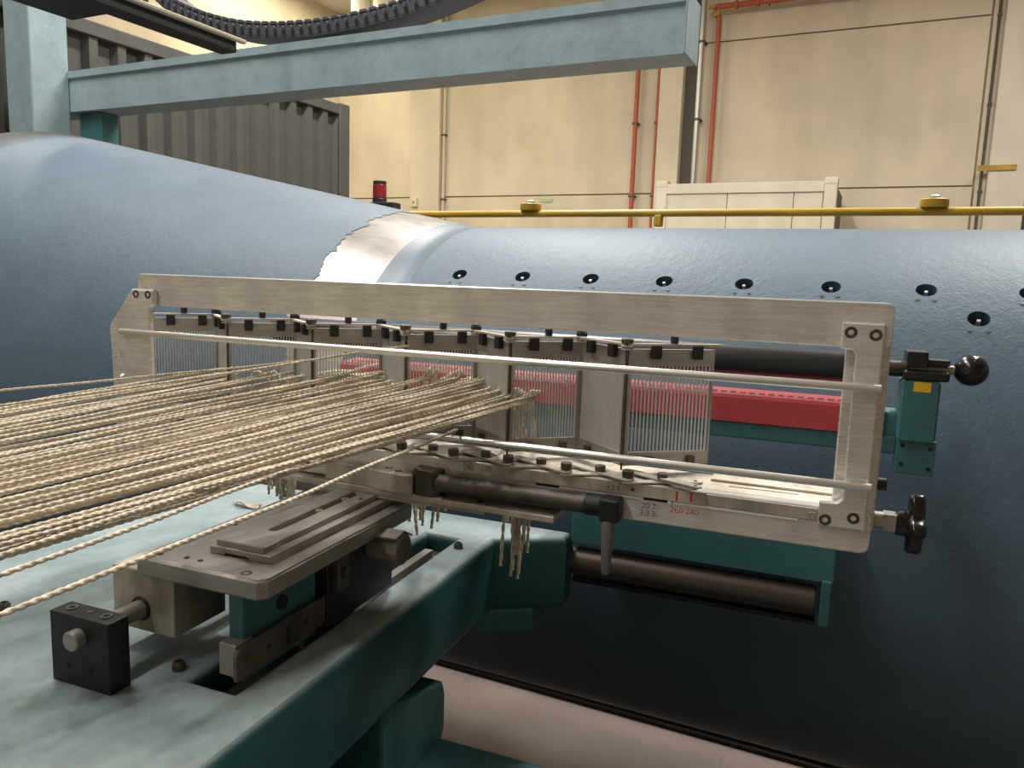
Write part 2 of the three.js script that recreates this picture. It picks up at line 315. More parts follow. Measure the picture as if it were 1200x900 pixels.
{
  const t = thing('cable_chain', 'grey plastic cable drag chain sagging above the crossbeam', 'cable chain', [-2.494, 1.10, -2.967], BY);
  const c = new THREE.CatmullRomCurve3([[-4.35, 1.86], [-4.16, 1.69], [-4.025, 1.575], [-3.92, 1.505], [-3.68, 1.405], [-3.416, 1.33], [-3.164, 1.292], [-2.923, 1.275], [-2.694, 1.276], [-2.475, 1.29], [-2.267, 1.315], [-2.118, 1.345], [-1.9, 1.40], [-1.6, 1.5], [-1.3, 1.63]].map(([x, y]) => V(x * 0.86, y * 0.86, -2.967)));
  const n = 54, L = c.getLength() / n;
  for (let i = 0; i < n; i++) {
    const p = c.getPointAt((i + 0.5) / n), q = c.getTangentAt((i + 0.5) / n), a = Math.atan2(q.y, q.x);
    const place = (g) => g.rotateZ(a).translate(p.x, p.y, p.z);
    const ln = part(t, 'link', [place(rb(-L * 0.53, L * 0.53, -0.031, 0.031, 0.0619, 0.0705, 0.0052)), place(rb(-L * 0.53, L * 0.53, -0.031, 0.031, -0.0705, -0.0619, 0.0052)), place(rb(-L * 0.3, L * 0.36, 0.0206, 0.0361, -0.0688, 0.0774, 0.0034)), place(rb(-L * 0.53, L * 0.53, -0.0387, -0.0258, -0.0688, 0.0688, 0.0034))], mChain);
    part(ln, 'hinge_pin', place(cyl('z', [L * 0.3, 0, 0.084], 0.012, 0.008, 12)), mChain);
  }
}
{ // pale duct drops under the ceiling
  for (const [x, w] of [[-8.05, 'left'], [-7.62, 'middle'], [-7.2, 'right']]) {
    const t = thing('duct', w + ' one of three pale duct drops under the ceiling above the cable chain', 'duct', [x, 3.9, -10.6], BY);
    part(t, 'pipe', cyl('y', [x, (CEILING + 3.6) / 2, -10.6], 0.16, CEILING - 3.6, 20), mCabin);
    part(t, 'collar', cyl('y', [x, 3.64, -10.6], 0.19, 0.08, 20), mCabin);
  }
}
{ // yellow safety rail
  const t = thing('yellow_rail', 'long yellow tube behind the drum with flat round stops', 'rail', [0, FL, -3.0], BY);
  part(t, 'tube', cyl('x', [0.3, 0.2655, -3.0], 0.0145, 4.6, 16), mYellow);
  for (const x of [-1.393, 0.105]) { const s = part(t, 'stop', lathe('y', [x, 0.294, -3.0], [[0, -0.016], [0.042, -0.016], [0.044, -0.012], [0.044, 0.010], [0.040, 0.013], [0, 0.013]], 28), mYellow); part(s, 'nut', lathe('y', [x, 0.312, -3.0], [[0, -0.006], [0.018, -0.006], [0.018, 0.004], [0.012, 0.008], [0, 0.008]], 6), mGalv); }
  part(t, 'clip', rb(-0.855, -0.825, 0.213, 0.258, -3.02, -2.98, 0.006), mYellow);
  for (const x of [-1.96, 2.56]) part(t, 'upright', cyl('y', [x, (FL + 0.25) / 2, -3.0], 0.02, 0.25 - FL, 14), mYellow);
}
{ // signal lamp
  const t = thing('signal_lamp', 'dark signal beacon with a red lens behind the drum cone', 'beacon', [-3.04, FL, -5.0]);
  part(t, 'lens', cyl('y', [-3.045, 0.585, -5], 0.05, 0.1, 20), mBeaconRed);
  part(t, 'cap', cyl('y', [-3.045, 0.647, -5], 0.048, 0.026, 20), mBlack);
  part(t, 'base', [rb(-3.1, -2.9, 0.46, 0.505, -5.06, -4.94, 0.008), cyl('y', [-3.045, 0.52, -5], 0.052, 0.034, 20)], mBlack);
  part(t, 'pole', cyl('y', [-3.02, (FL + 0.47) / 2, -5], 0.03, 0.47 - FL, 14), mDkGrey);
}

// ---------------------------------------------------------------- warping drum
const DY = -3 * Math.PI / 180, CY = -0.4448, CZ = -1.8427, R0 = 0.57, TAN = Math.tan(11 * Math.PI / 180);
{
  const t = thing('warping_drum', 'huge blue warping drum with a cone end and a bare metal band', 'drum', [0, CY, CZ], DY);
  const c = V(0, CY, CZ);
  const xl = (r, x0, x1, seg) => new THREE.CylinderGeometry(r, r, x1 - x0, seg, 1).rotateZ(-Math.PI / 2).translate((x0 + x1) / 2, CY, CZ);
  const rot = (g, a) => g.translate(0, -CY, -CZ).rotateX(-a).translate(0, CY, CZ);      // a: angle up from the side that faces the camera
  const ev = new Evaluator(); ev.attributes = ['position', 'normal', 'uv']; ev.useGroups = false;
  let body = new Brush(xl(R0, -0.92, 1.9, 256)); body.updateMatrixWorld();
  const A = 51.5 * Math.PI / 180, B = 45 * Math.PI / 180, holes = [];
  for (let k = 0; k < 13; k++) holes.push([-0.807 + 0.15 * k, A]);
  for (let k = 0; k < 5; k++) holes.push([0.169 + 0.3 * k, B]);
  for (const [x, a] of holes) {
    const h = new Brush(rot(new THREE.CylinderGeometry(0.0165, 0.0165, 0.09, 28).rotateX(Math.PI / 2).translate(x, CY, CZ + R0), a)); h.updateMatrixWorld();
    body = ev.evaluate(body, h, SUBTRACTION);
  }
  const bg = body.geometry; bg.clearGroups();
  { // smooth cylinder normals where the skin is, uv = axis and arc length
    const p = bg.attributes.position, nn = bg.attributes.normal, uv = bg.attributes.uv;
    for (let i = 0; i < p.count; i++) {
      const y = p.getY(i) - CY, z = p.getZ(i) - CZ, a = Math.atan2(y, z), r = Math.hypot(y, z);
      uv.setXY(i, p.getX(i), a * R0);
      if (Math.abs(r - R0) < 0.0008 && Math.abs(nn.getX(i)) < 0.05 && (nn.getY(i) * y + nn.getZ(i) * z) / r > 0.97) nn.setXYZ(i, 0, y / r, z / r);
    }
  }
  const shell = part(t, 'drum_shell', bg, mDrum, { keepUv: true });
  for (const [x, a] of holes) {
    const pin = part(shell, 'hook_pin', rot(cyl('z', [x, CY - 0.003, CZ + R0 - 0.016], 0.0032, 0.03, 10), a), mGalv);
    for (const s of [-1, 1]) part(shell, 'set_screw', rot(cyl('z', [x + s * 0.013, CY - 0.026, CZ + R0 - 0.002], 0.0035, 0.005, 8), a), mSteelDk);
  }
  // surface of revolution with an edge that may vary round the drum
  const rad = (x) => R0 + TAN * Math.max(0, -0.95 - x);
  function skin(xa, xb, off, nu, nv = 224) {
    const pos = [], uv = [], idx = [];
    for (let j = 0; j <= nv; j++) {
      const a = j / nv * Math.PI * 2, x0 = typeof xa === 'function' ? xa(a) : xa;
      for (let i = 0; i <= nu; i++) { const x = x0 + (xb - x0) * i / nu, r = rad(x) + off; pos.push(x, CY + r * Math.sin(a), CZ + r * Math.cos(a)); uv.push(x, a * 0.7); }
    }
    for (let j = 0; j < nv; j++) for (let i = 0; i < nu; i++) { const q = j * (nu + 1) + i; idx.push(q, q + nu + 1, q + 1, q + 1, q + nu + 1, q + nu + 2); }
    const g = new THREE.BufferGeometry(); g.setAttribute('position', new THREE.Float32BufferAttribute(pos, 3)); g.setAttribute('uv', new THREE.Float32BufferAttribute(uv, 2)); g.setIndex(idx);
    g.computeVertexNormals(); return g;
  }
  part(t, 'painted_band', skin(-0.918, -0.996, 0.0004, 6), mDrumBand, { keepUv: true, label: 'grey blue painted band at the foot of the cone' });
  part(t, 'bare_band', skin(-0.994, -1.30, 0, 20), mBare, { keepUv: true, label: 'bare metal band where the blue coating has worn away' });
  const NV = 900, edge = (a) => -1.142 + 0.040 * (fbm(a / (2 * Math.PI), 0.3, 60, 3, 3, 7) - 0.5) + 0.016 * (hash(Math.floor(a * 47), 1, 5) - 0.5) + 0.005 * (hash(Math.floor(a * 120), 2, 6) - 0.5);
  part(t, 'cone_coat', skin(edge, -2.5, 0.0014, 24, NV), mDrum, { keepUv: true, label: 'blue coating of the cone with a ragged edge' });
  part(t, 'end_disc', [cyl('x', [-2.5, CY, CZ], rad(-2.5) - 0.002, 0.02, 64, rad(-2.5) - 0.002, 0.001)], mDrum);
  part(t, 'stand', [rb(-2.72, -2.54, FL, CY + 0.1, CZ - 0.3, CZ + 0.3, 0.01), rb(1.95, 2.15, FL, CY + 0.1, CZ - 0.3, CZ + 0.3, 0.01), cyl('x', [-0.25, CY, CZ], 0.06, 4.8, 24)], mTeal);
}
{
  const t = thing('floor_rail', 'low black rail on the floor under the blue drum', 'rail', [0, FL, -2.3], -3.6 * Math.PI / 180);
  part(t, 'rail', extX([[-2.27, FL], [-2.27, FL + 0.012], [-2.283, FL + 0.02], [-2.283, FL + 0.045], [-2.5, FL + 0.05], [-2.5, FL]], -2.4, 1.8, [], 0.003), mBlack);
}

// ---------------------------------------------------------------- machine bed
{
  const t = thing('machine_bed', 'teal cast machine bed reaching from the foreground to the drum', 'machine bed', [-0.75, FL, -0.4]);
  const plan = [[-1.08, 0.5], [-0.452, 0.5], [-0.452, -1.105], [-0.35, -1.165], [-0.35, -1.2], [-1.08, -1.2]];
  const slot = [[-0.562, -0.574], [-0.562, -1.085], [-0.512, -1.085], [-0.512, -0.574]];
  part(t, 'top', dustedAndLit(extY(plan, -0.545, -0.42, [slot], 0.014, 5)), mBed);
  part(t, 'slot_floor', rb(-0.58, -0.47, -0.545, -0.450, -1.10, -0.55, 0.002), mSteelDk);
  part(t, 'guide_strip', rb(-0.552, -0.538, -0.452, -0.436, -1.055, -0.72, 0.001), mSteel);
  part(t, 'web', rb(-1.06, -0.50, -1.0, -0.52, -0.7, 0.46, 0.01), mTeal);
  part(t, 'knee', extY([[-0.47, -1.085], [-0.452, -1.105], [-0.395, -1.138], [-0.395, -1.2], [-0.47, -1.2]], -0.582, -0.54, [], 0.006), mTeal);
  part(t, 'foot', rb(-1.0, -0.56, FL, -0.98, -0.6, 0.4, 0.01), mTeal);
  for (const [x, z] of [[-0.886, -0.601], [-0.592, -0.581], [-0.487, -1.04]]) part(t, 'bolt', [lathe('y', [x, -0.417, z], [[0, -0.004], [0.007, -0.004], [0.007, 0.003], [0.005, 0.006], [0.003, 0.006], [0.003, 0.002], [0, 0.002]], 12)], mSteelDk);
  const br = part(t, 'gusset', extX([[-0.79, -0.545], [-0.965, -0.60], [-0.972, -0.62], [-0.972, -0.675], [-0.963, -0.69], [-0.79, -0.69]], -0.55, -0.47, [], 0.004), mTeal);
  part(t, 'lower_beam', rb(-1.3, 0.15, -0.86, -0.688, -0.968, -0.45, 0.012, 4), mTeal);
  for (const x of [-1.15, 0.02]) part(t, 'leg', rb(x - 0.08, x + 0.08, FL, -0.85, -0.9, -0.6, 0.01), mTeal);
}
// ---------------------------------------------------------------- slide shaft: end block and shaft
{
  const t = thing('shaft_support', 'black square end block that holds a steel shaft, nearest object on the bed', 'shaft support', [-0.65, -0.42, -0.52]);
  part(t, 'block', rb(-0.690, -0.611, -0.42, -0.346, -0.538, -0.513, 0.0014), mBlack);
  for (const x of [-0.674, -0.627]) part(t, 'screw', lathe('y', [x, -0.3455, -0.526], [[0, -0.001], [0.0028, -0.001], [0.0032, 0.0004], [0.0058, 0.0006], [0.0062, -0.001]], 16), mSteelDk);
  part(t, 'screw', lathe('y', [-0.650, -0.3458, -0.527], [[0, 0.0002], [0.003, 0.0004], [0.0034, -0.001]], 12), mSteelDk);
  for (const x of [-0.668, -0.637]) part(t, 'pin_hole', cyl('z', [x, -0.400, -0.5128], 0.003, 0.0012, 12), mHole);
  part(t, 'shaft', cyl('z', [-0.650, -0.367, -0.70], 0.0100, 0.396, 32), mSteel, { label: 'ground steel shaft' });
}
// ---------------------------------------------------------------- carriage on the bed
{
  const t = thing('slide_carriage', 'steel slide carriage with a slotted top plate on a teal block', 'slide carriage', [-0.56, -0.42, -0.72]);
  const top = extY([[-0.640, -0.576], [-0.486, -0.576], [-0.478, -0.584], [-0.478, -0.872], [-0.640, -0.90]], -0.324, -0.302, [], 0.0030, 1);
  part(t, 'base_plate', top, mSteel);
  for (const [x, z] of [[-0.622, -0.59], [-0.590, -0.594], [-0.572, -0.594], [-0.62, -0.70]]) part(t, 'hole', cyl('y', [x, -0.3019, z], 0.003, 0.001, 14), mHole);
  part(t, 'screw', screwGeo('y', [-0.508, -0.302, -0.588], 0.0062), mSteelDk);
  part(t, 'wear_strip', rb(-0.4805, -0.4785, -0.3022, -0.3014, -0.872, -0.585, 0.0003), mSteel);
  const slide = part(t, 'slotted_plate', [extY([[-0.574, -0.62], [-0.513, -0.62], [-0.513, -0.9], [-0.574, -0.9]], -0.299, -0.287, [slotPts(-0.541, -0.892, -0.667, 0.0128)], 0.0008, 1)], mSteel);
  part(t, 'flange_plate', extZ([[-0.580, -0.302], [-0.561, -0.302], [-0.559, -0.2995], [-0.530, -0.2995], [-0.528, -0.302], [-0.500, -0.302], [-0.500, -0.2935], [-0.580, -0.2935]], -0.9, -0.616, [], 0.0008, 1), mSteel);
  for (const z of [-0.756, -0.811]) part(slide, 'socket_screw', lathe('y', [-0.541, -0.2895, z], [[0, -0.002], [0.0022, -0.002], [0.0025, 0.001], [0.0044, 0.0012], [0.0048, 0.0004], [0.0048, -0.003]], 16), mGalv);
  part(slide, 'slot_bed', rb(-0.549, -0.533, -0.299, -0.2972, -0.895, -0.66, 0.0003), mBlack);
  part(slide, 'hole', cyl('y', [-0.520, -0.2868, -0.815], 0.0022, 0.001, 12), mHole);
  part(t, 'bearing_block', [extZ(rounded(-0.690, -0.604, -0.392, -0.324, 0.001, 1), -0.665, -0.588, [], 0.0012)].map((g) => g.translate(0, 0, 0)), mAluWorn);
  part(t, 'bearing_ring', lathe('z', [-0.650, -0.367, -0.588], [[0.0102, -0.003], [0.0102, 0.0012], [0.0125, 0.0016], [0.0135, 0.0006], [0.0135, -0.003]], 32), mBlack);
  part(t, 'teal_block', rb(-0.531, -0.513, -0.42, -0.324, -0.71, -0.588, 0.0014), mTeal, { label: 'teal painted upright block' });
  part(t, 'cable_gland', cyl('x', [-0.512, -0.357, -0.648], 0.008, 0.006, 16), mBlack);
  const rack = part(t, 'stop_bar', [rb(-0.532, -0.510, -0.408, -0.374, -0.60, -0.574, 0.0015)], mSteel);
  part(t, 'stop_plate', extX([[-0.568, -0.408], [-0.568, -0.382], [-0.573, -0.376], [-0.580, -0.374], [-0.718, -0.374], [-0.718, -0.408]], -0.509, -0.5035, [], 0.0008), mSteelDk);
  for (const z of [-0.586, -0.706]) part(t, 'screw', lathe('x', [-0.5032, -0.391, z], [[0, 0.0014], [0.002, 0.0014], [0.0028, 0.0028], [0.0048, 0.0024], [0.0055, 0], [0, 0]], 6), mSteelDk);
  for (const z of [-0.615, -0.678]) part(t, 'hole', cyl('x', [-0.5033, -0.391, z], 0.0032, 0.001, 12), mHole);
  part(t, 'key_slot', extX(slotPts(-0.648, -0.404, -0.382, 0.005), -0.5036, -0.5028, [], 0.0001), mHole);
  part(t, 'housing', [rb(-0.556, -0.500, -0.415, -0.324, -0.862, -0.715, 0.002), rb(-0.60, -0.55, -0.40, -0.324, -0.86, -0.70, 0.002)], mBlack);
  part(t, 'clamp_lug', rb(-0.502, -0.492, -0.372, -0.330, -0.748, -0.725, 0.002), mSteelDk);
  part(t, 'lug_screw', cyl('x', [-0.490, -0.352, -0.737], 0.007, 0.006, 6), mSteelDk);
  // ribbed clamping knob on the side
  const kg = lathe('x', [-0.4685, -0.337, -0.800], [[0, -0.026], [0.016, -0.026], [0.0185, -0.022], [0.0205, 0.016], [0.0195, 0.020], [0.0175, 0.020], [0.0165, 0.017], [0, 0.017]], 12);
  const knob = part(t, 'clamp_knob', crease(kg, 0.2), mKnob);
  part(knob, 'cap_ring', lathe('x', [-0.4505, -0.337, -0.800], [[0.0150, -0.002], [0.0178, -0.002], [0.0185, 0.0005], [0.0172, 0.0025], [0.0150, 0.0025]], 28), mKnob);
  part(knob, 'cover', extX([[-0.781, -0.318], [-0.803, -0.314], [-0.824, -0.325], [-0.824, -0.3275], [-0.803, -0.3165], [-0.781, -0.3205]], -0.496, -0.449, [], 0.0006), mSteel);
}
// ---------------------------------------------------------------- clamping plate under the frame
{
  const t = thing('clamp_plate', 'flat aluminium clamping plate between the slotted carriage and the reed frame', 'plate', [-0.43, -0.287, -0.86]);
  part(t, 'plate', [extY([[-0.70, -0.846], [-0.35, -0.836], [-0.268, -0.834], [-0.268, -0.915], [-0.70, -0.915]], -0.2868, -0.279, [], 0.0008), rb(-0.60, -0.36, -0.292, -0.2866, -0.913, -0.842, 0.0008)], mAluWorn);
  for (const [x, z] of [[-0.419, -0.853], [-0.370, -0.852]]) part(t, 'hole', cyl('y', [x, -0.2788, z], 0.0045, 0.001, 14), mHole);
  const b = part(t, 'stop_block', extY([[-0.60, -0.853], [-0.482, -0.835], [-0.464, -0.835], [-0.460, -0.842], [-0.480, -0.875], [-0.60, -0.885]], -0.279, -0.254, [], 0.0008), mAluWorn);
  for (const [x, z] of [[-0.505, -0.858], [-0.486, -0.850]]) part(b, 'socket_screw', lathe('y', [x, -0.2538, z], [[0, -0.001], [0.0024, -0.001], [0.003, 0.0004], [0.0046, 0.0005], [0.005, -0.001]], 14), mBlack);
  part(t, 'pivot_block', extY([[-0.461, -0.846], [-0.452, -0.838], [-0.432, -0.838], [-0.424, -0.846], [-0.424, -0.868], [-0.461, -0.868]], -0.279, -0.245, [], 0.001), mSteelDk);
}
{
  const t = thing('clamp_bar', 'dark round clamping bar with a grey lever along the lower frame bar', 'clamp', [-0.33, -0.263, -0.848]);
  part(t, 'bar', cyl('x', [-0.328, -0.2605, -0.846], 0.0112, 0.196, 28), mSteelDk);
  part(t, 'collar', cyl('x', [-0.424, -0.2605, -0.846], 0.0085, 0.01, 24), mBlack);
  part(t, 'head', [cyl('x', [-0.212, -0.2605, -0.846], 0.0125, 0.042, 20), rb(-0.214, -0.190, -0.276, -0.248, -0.858, -0.832, 0.004)], mBlack);
  part(t, 'lever', lathe('y', [-0.203, -0.308, -0.838], [[0, -0.031], [0.004, -0.0305], [0.0052, -0.028], [0.0078, 0.026], [0.0066, 0.034], [0, 0.034]], 18), mGreyHandle, { label: 'grey tapered lever hanging down' });
}

// ---------------------------------------------------------------- reed frame
{
  const t = thing('reed_frame', 'long brushed aluminium frame around the zigzag reed', 'frame', [-0.43, -0.28, -0.87]);
  part(t, 'top_bar', extZ(rounded(-0.934, 0.0735, -0.0600, -0.0135, 0.007), -0.872, -0.859, [], 0.0012), mAlu);
  const lb = part(t, 'bottom_bar', extZ(rounded(-0.955, 0.0715, -0.2765, -0.2315, 0.009), -0.874, -0.8595, [], 0.0012), mAlu);
  part(t, 'back_plate', rb(0.032, 0.0745, -0.255, -0.03, -0.886, -0.872, 0.002), mAlu);
  const sh = part(t, 'shelf', extY([[-0.90, -0.8742], [0.042, -0.8742], [0.042, -0.945], [-0.90, -0.945]], -0.243, -0.2315, [[[-0.077, -0.8965], [-0.002, -0.8985], [-0.002, -0.9025], [-0.077, -0.9005]]], 0.0008), mAluWorn);
  part(sh, 'shelf_rib', rb(-0.10, 0.042, -0.2312, -0.2285, -0.945, -0.912, 0.0006), mAluWorn);
  const sc = part(t, 'scale_plate', rb(-0.397, -0.098, -0.2465, -0.2318, -0.8597, -0.8565, 0.0006), mAluWorn);
  part(sc, 'number', text('220', 0.0062, -0.3725, -0.2405, -0.8566, fontR), mInk);
  part(sc, 'emblem', [new THREE.TorusGeometry(0.0038, 0.0005, 6, 24).translate(-0.386, -0.2375, -0.8565), cyl('z', [-0.386, -0.2375, -0.8565], 0.0012, 0.0006, 12)], mInk);
  part(sc, 'number', text('+ 3 5', 0.0055, -0.212, -0.2425, -0.8566, fontR), mInk);
  part(sc, 'red_mark', [rb(-0.131, -0.1285, -0.2455, -0.234, -0.8567, -0.8563, 0), rb(-0.115, -0.1125, -0.2445, -0.234, -0.8567, -0.8563, 0)], mRedInk);
  part(sc, 'rivet', cyl('z', [-0.1805, -0.2390, -0.8565], 0.0022, 0.001, 12), mSteelDk);
  part(t, 'rail_strip', rb(-0.097, 0.018, -0.2465, -0.2335, -0.8597, -0.8575, 0.0006), mAluWorn);
  for (const [x0, x1] of [[-0.27, -0.168], [-0.134, 0.0]]) part(t, 'white_strip', rb(x0, x1, -0.2500, -0.2470, -0.8598, -0.8580, 0.0004), mWhitePl);
  part(t, 'groove', rb(-0.3, -0.134, -0.2500, -0.2468, -0.8597, -0.8591, 0), mHole);
  part(t, 'pointer', cyl('z', [-0.1375, -0.2485, -0.8582], 0.0024, 0.002, 12), mWhitePl);
  part(lb, 'handwriting', [text('20 7:', 0.0064, -0.170, -0.2600, -0.8597, fontR, 0.03), text('3.3 3.', 0.0062, -0.172, -0.2685, -0.8597, fontR, 0.02)], mInk, { label: 'black handwritten figures' });
  part(lb, 'handwriting', text('260 240', 0.0066, -0.137, -0.2600, -0.8597, fontR, 0.0), mRedInk, { label: 'red handwritten figures' });
  // right side plate with a foot and a head
  const rp = part(t, 'side_plate', extZ([[0.026, -0.0345], [0.0655, -0.0345], [0.0655, -0.2500], [0.0195, -0.2500], [0.0195, -0.2245], [0.036, -0.2235], [0.0415, -0.2185], [0.0405, -0.0675], [0.0375, -0.0625], [0.026, -0.0615]], -0.862, -0.8530, [], 0.0014), mAlu);
  for (const [x, y] of [[0.0345, -0.0445], [0.0577, -0.0460], [0.0265, -0.2430], [0.0535, -0.2375]]) part(rp, 'screw', screwGeo('z', [x, y, -0.8530], 0.0062), mSteelDk);
  part(lb, 'screw', screwGeo('z', [0.0135, -0.2415, -0.8574], 0.0042), mGalv);
  const lp = part(t, 'side_plate', extZ([[-0.937, -0.036], [-0.895, -0.036], [-0.895, -0.0585], [-0.9035, -0.0625], [-0.9035, -0.262], [-0.977, -0.262], [-0.984, -0.094], [-0.982, -0.090]], -0.8595, -0.8500, [slotPts(-0.9625, -0.166, -0.131, 0.0065)], 0.0024), mAlu);
  for (const x of [-0.928, -0.905]) part(lp, 'screw', screwGeo('z', [x, -0.0435, -0.8500], 0.0060), mSteelDk);
  part(t, 'guide_rod', cyl('x', [-0.4445, -0.0995, -0.8455], 0.0046, 1.023, 24), mRod, { label: 'upper polished guide rod' });
  part(t, 'guide_rod', cyl('x', [-0.4445, -0.2015, -0.8455], 0.0044, 1.023, 24), mRod, { label: 'lower polished guide rod' });
  part(t, 'set_screw', cyl('x', [0.079, -0.205, -0.885], 0.007, 0.01, 16), mBlack);
  for (const x of [-0.9, -0.6, -0.3]) part(t, 'foot_block', rb(x - 0.02, x + 0.02, -0.2787, -0.243, -0.93, -0.90, 0.001), mAluWorn);
}
{ // lobed hand wheel at the right end of the frame
  const t = thing('hand_knob', 'glossy black lobed hand knob at the lower right frame corner', 'knob', [0.1, -0.244, -0.885]);
  part(t, 'stem', [cyl('x', [0.082, -0.244, -0.885], 0.009, 0.03, 18), rb(0.084, 0.097, -0.253, -0.235, -0.894, -0.876, 0.001)], mSteel);
  const s = new THREE.Shape(); for (let i = 0; i <= 60; i++) { const a = i / 60 * Math.PI * 2, r = 0.024 + 0.0085 * Math.cos(4 * a); i ? s.lineTo(r * Math.cos(a), r * Math.sin(a)) : s.moveTo(r * Math.cos(a), r * Math.sin(a)); }
  part(t, 'wheel', [extrude(s, 0.016, 0.005, 4).rotateY(Math.PI / 2).translate(0.107, -0.244, -0.885), cyl('x', [0.103, -0.244, -0.885], 0.014, 0.014, 24)], mBlackPl);
}
// ---------------------------------------------------------------- zigzag reed
const ZF = -0.895, ZB = -0.957, XF = (i) => -0.949 + 0.149 * i, XB = (i) => -0.8745 + 0.149 * i;
const reedZ = (x) => { const u = ((x + 0.949) / 0.149) % 1; return u < 0.5 ? ZF + (ZB - ZF) * 2 * u : ZB + (ZF - ZB) * (2 * u - 1); };
{
  const t = thing('zigzag_reed', 'hinged zigzag reed of fine steel wires inside the frame', 'reed', [-0.53, -0.224, -0.925]);
  const pts = []; for (let i = 0; i < 6; i++) pts.push([XF(i), ZF], [XB(i), ZB]);
  pts[11] = [-0.1105, -0.9615];
  for (let k = 0; k < 11; k++) {
    const [x0, z0] = pts[k], [x1, z1] = pts[k + 1], L = Math.hypot(x1 - x0, z1 - z0), th = Math.atan2(-(z1 - z0), x1 - x0), back = k % 2 === 0;
    const put = (g) => g.rotateY(th).translate(x0, 0, z0), P = part;
    const pn = P(t, 'reed_panel', [put(rb(0.0015, L - 0.0015, -0.1005, -0.080, -0.002, 0.002, 0.0006)), put(rb(0.0012, 0.0042, -0.222, -0.080, -0.0022, 0.0022, 0.0004)), put(rb(L - 0.0042, L - 0.0012, -0.222, -0.080, -0.0022, 0.0022, 0.0004))], mSteel);
    P(pn, 'bottom_bar', put(rb(0.0015, L - 0.0015, -0.222, -0.2055, -0.002, 0.002, 0.0006)), mSteel);
    const n = 22; for (let i = 0; i < n; i++) { const s = 0.0062 + (L - 0.0124) * i / (n - 1); P(pn, 'wire', put(box(s - 0.0007, s + 0.0007, -0.206, -0.100, -0.0011, 0.0011)), mWire); }
    P(pn, 'link_plate', put(extY([[-0.003, 0.008], [L * 0.5, 0.0095], [L + 0.003, 0.008], [L + 0.003, 0.0015], [L * 0.5, 0.003], [-0.003, 0.0015]], -0.0755, -0.0728, [], 0.0004, 1)), mAluWorn);
    for (const s of [0.3, 0.77]) { P(pn, 'lug', put(rb(L * s - 0.006, L * s + 0.006, -0.0915, -0.0755, 0.0018, 0.0095, 0.0012)), mBlack); P(pn, 'lug', put(rb(L * s - 0.005, L * s + 0.005, -0.2215, -0.211, 0.0018, 0.007, 0.001)), mSteelDk); }
    if (back) P(pn, 'hanger_pin', put(cyl('y', [L * 0.5, -0.066, 0.005], 0.0048, 0.013, 14)), mBlack);
  }
  pts.forEach(([x, z], k) => { if (k === 11) return;
    part(t, 'hinge_pin', [cyl('y', [x, -0.0705, z + 0.003], 0.0072, 0.006, 18), cyl('y', [x, -0.152, z + 0.001], 0.0013, 0.15, 8)], k % 2 ? mBlack : mSteelDk);
    part(t, 'hinge_washer', [cyl('y', [x, -0.0765, z + 0.003], 0.0075, 0.0022, 18), cyl('y', [x, -0.0800, z + 0.003], 0.0068, 0.0022, 18)], mAluWorn);
    if (k % 2) part(t, 'hanger_pin', cyl('y', [x, -0.064, z + 0.004], 0.006, 0.012, 14), mBlack);
  });
}
{ // lazy tongs links on the shelf that spread the reed
  const t = thing('scissor_linkage', 'row of crossed aluminium links with dark pins on the lower frame shelf', 'linkage', [-0.5, -0.231, -0.87]);
  const p = 0.0745;
  function link(x0, z0, x1, z1, y) {
    const L = Math.hypot(x1 - x0, z1 - z0), th = Math.atan2(-(z1 - z0), x1 - x0), s = [], w = 0.0062;
    for (let i = 0; i <= 8; i++) { const a = -Math.PI / 2 + Math.PI * i / 8; s.push([L + w * Math.cos(a), w * Math.sin(a)]); }
    for (let i = 0; i <= 8; i++) { const a = Math.PI / 2 + Math.PI * i / 8; s.push([w * Math.cos(a), w * Math.sin(a)]); }
    const m = part(t, 'link', extY(s, y, y + 0.0022, [], 0.0005, 1).rotateY(th).translate(x0, 0, z0), mAluWorn);
    part(m, 'hole', cyl('y', [x1 - (x1 - x0) * 0.03, y + 0.0023, z1 - (z1 - z0) * 0.03], 0.0022, 0.0006, 12), mHole);
  }
  for (let i = 0; i < 11; i++) {
    const x = -0.932 + p * i;
    link(x, -0.852, x + p, -0.893, -0.2308); link(x, -0.893, x + p, -0.852, -0.2282);
    part(t, 'pin', [cyl('y', [x + p / 2, -0.2230, -0.8725], 0.0064, 0.008, 18)], mSteelDk);
    if (i) { const q = part(t, 'pin', cyl('y', [x, -0.2205, -0.856], 0.0068, 0.008, 18), mSteelDk); part(q, 'washer', [cyl('y', [x, -0.2262, -0.856], 0.0074, 0.0022, 18), cyl('y', [x, -0.2288, -0.856], 0.0066, 0.0016, 18)], mAluWorn); }
  }
  link(-0.146, -0.868, -0.108, -0.851, -0.2256);
}

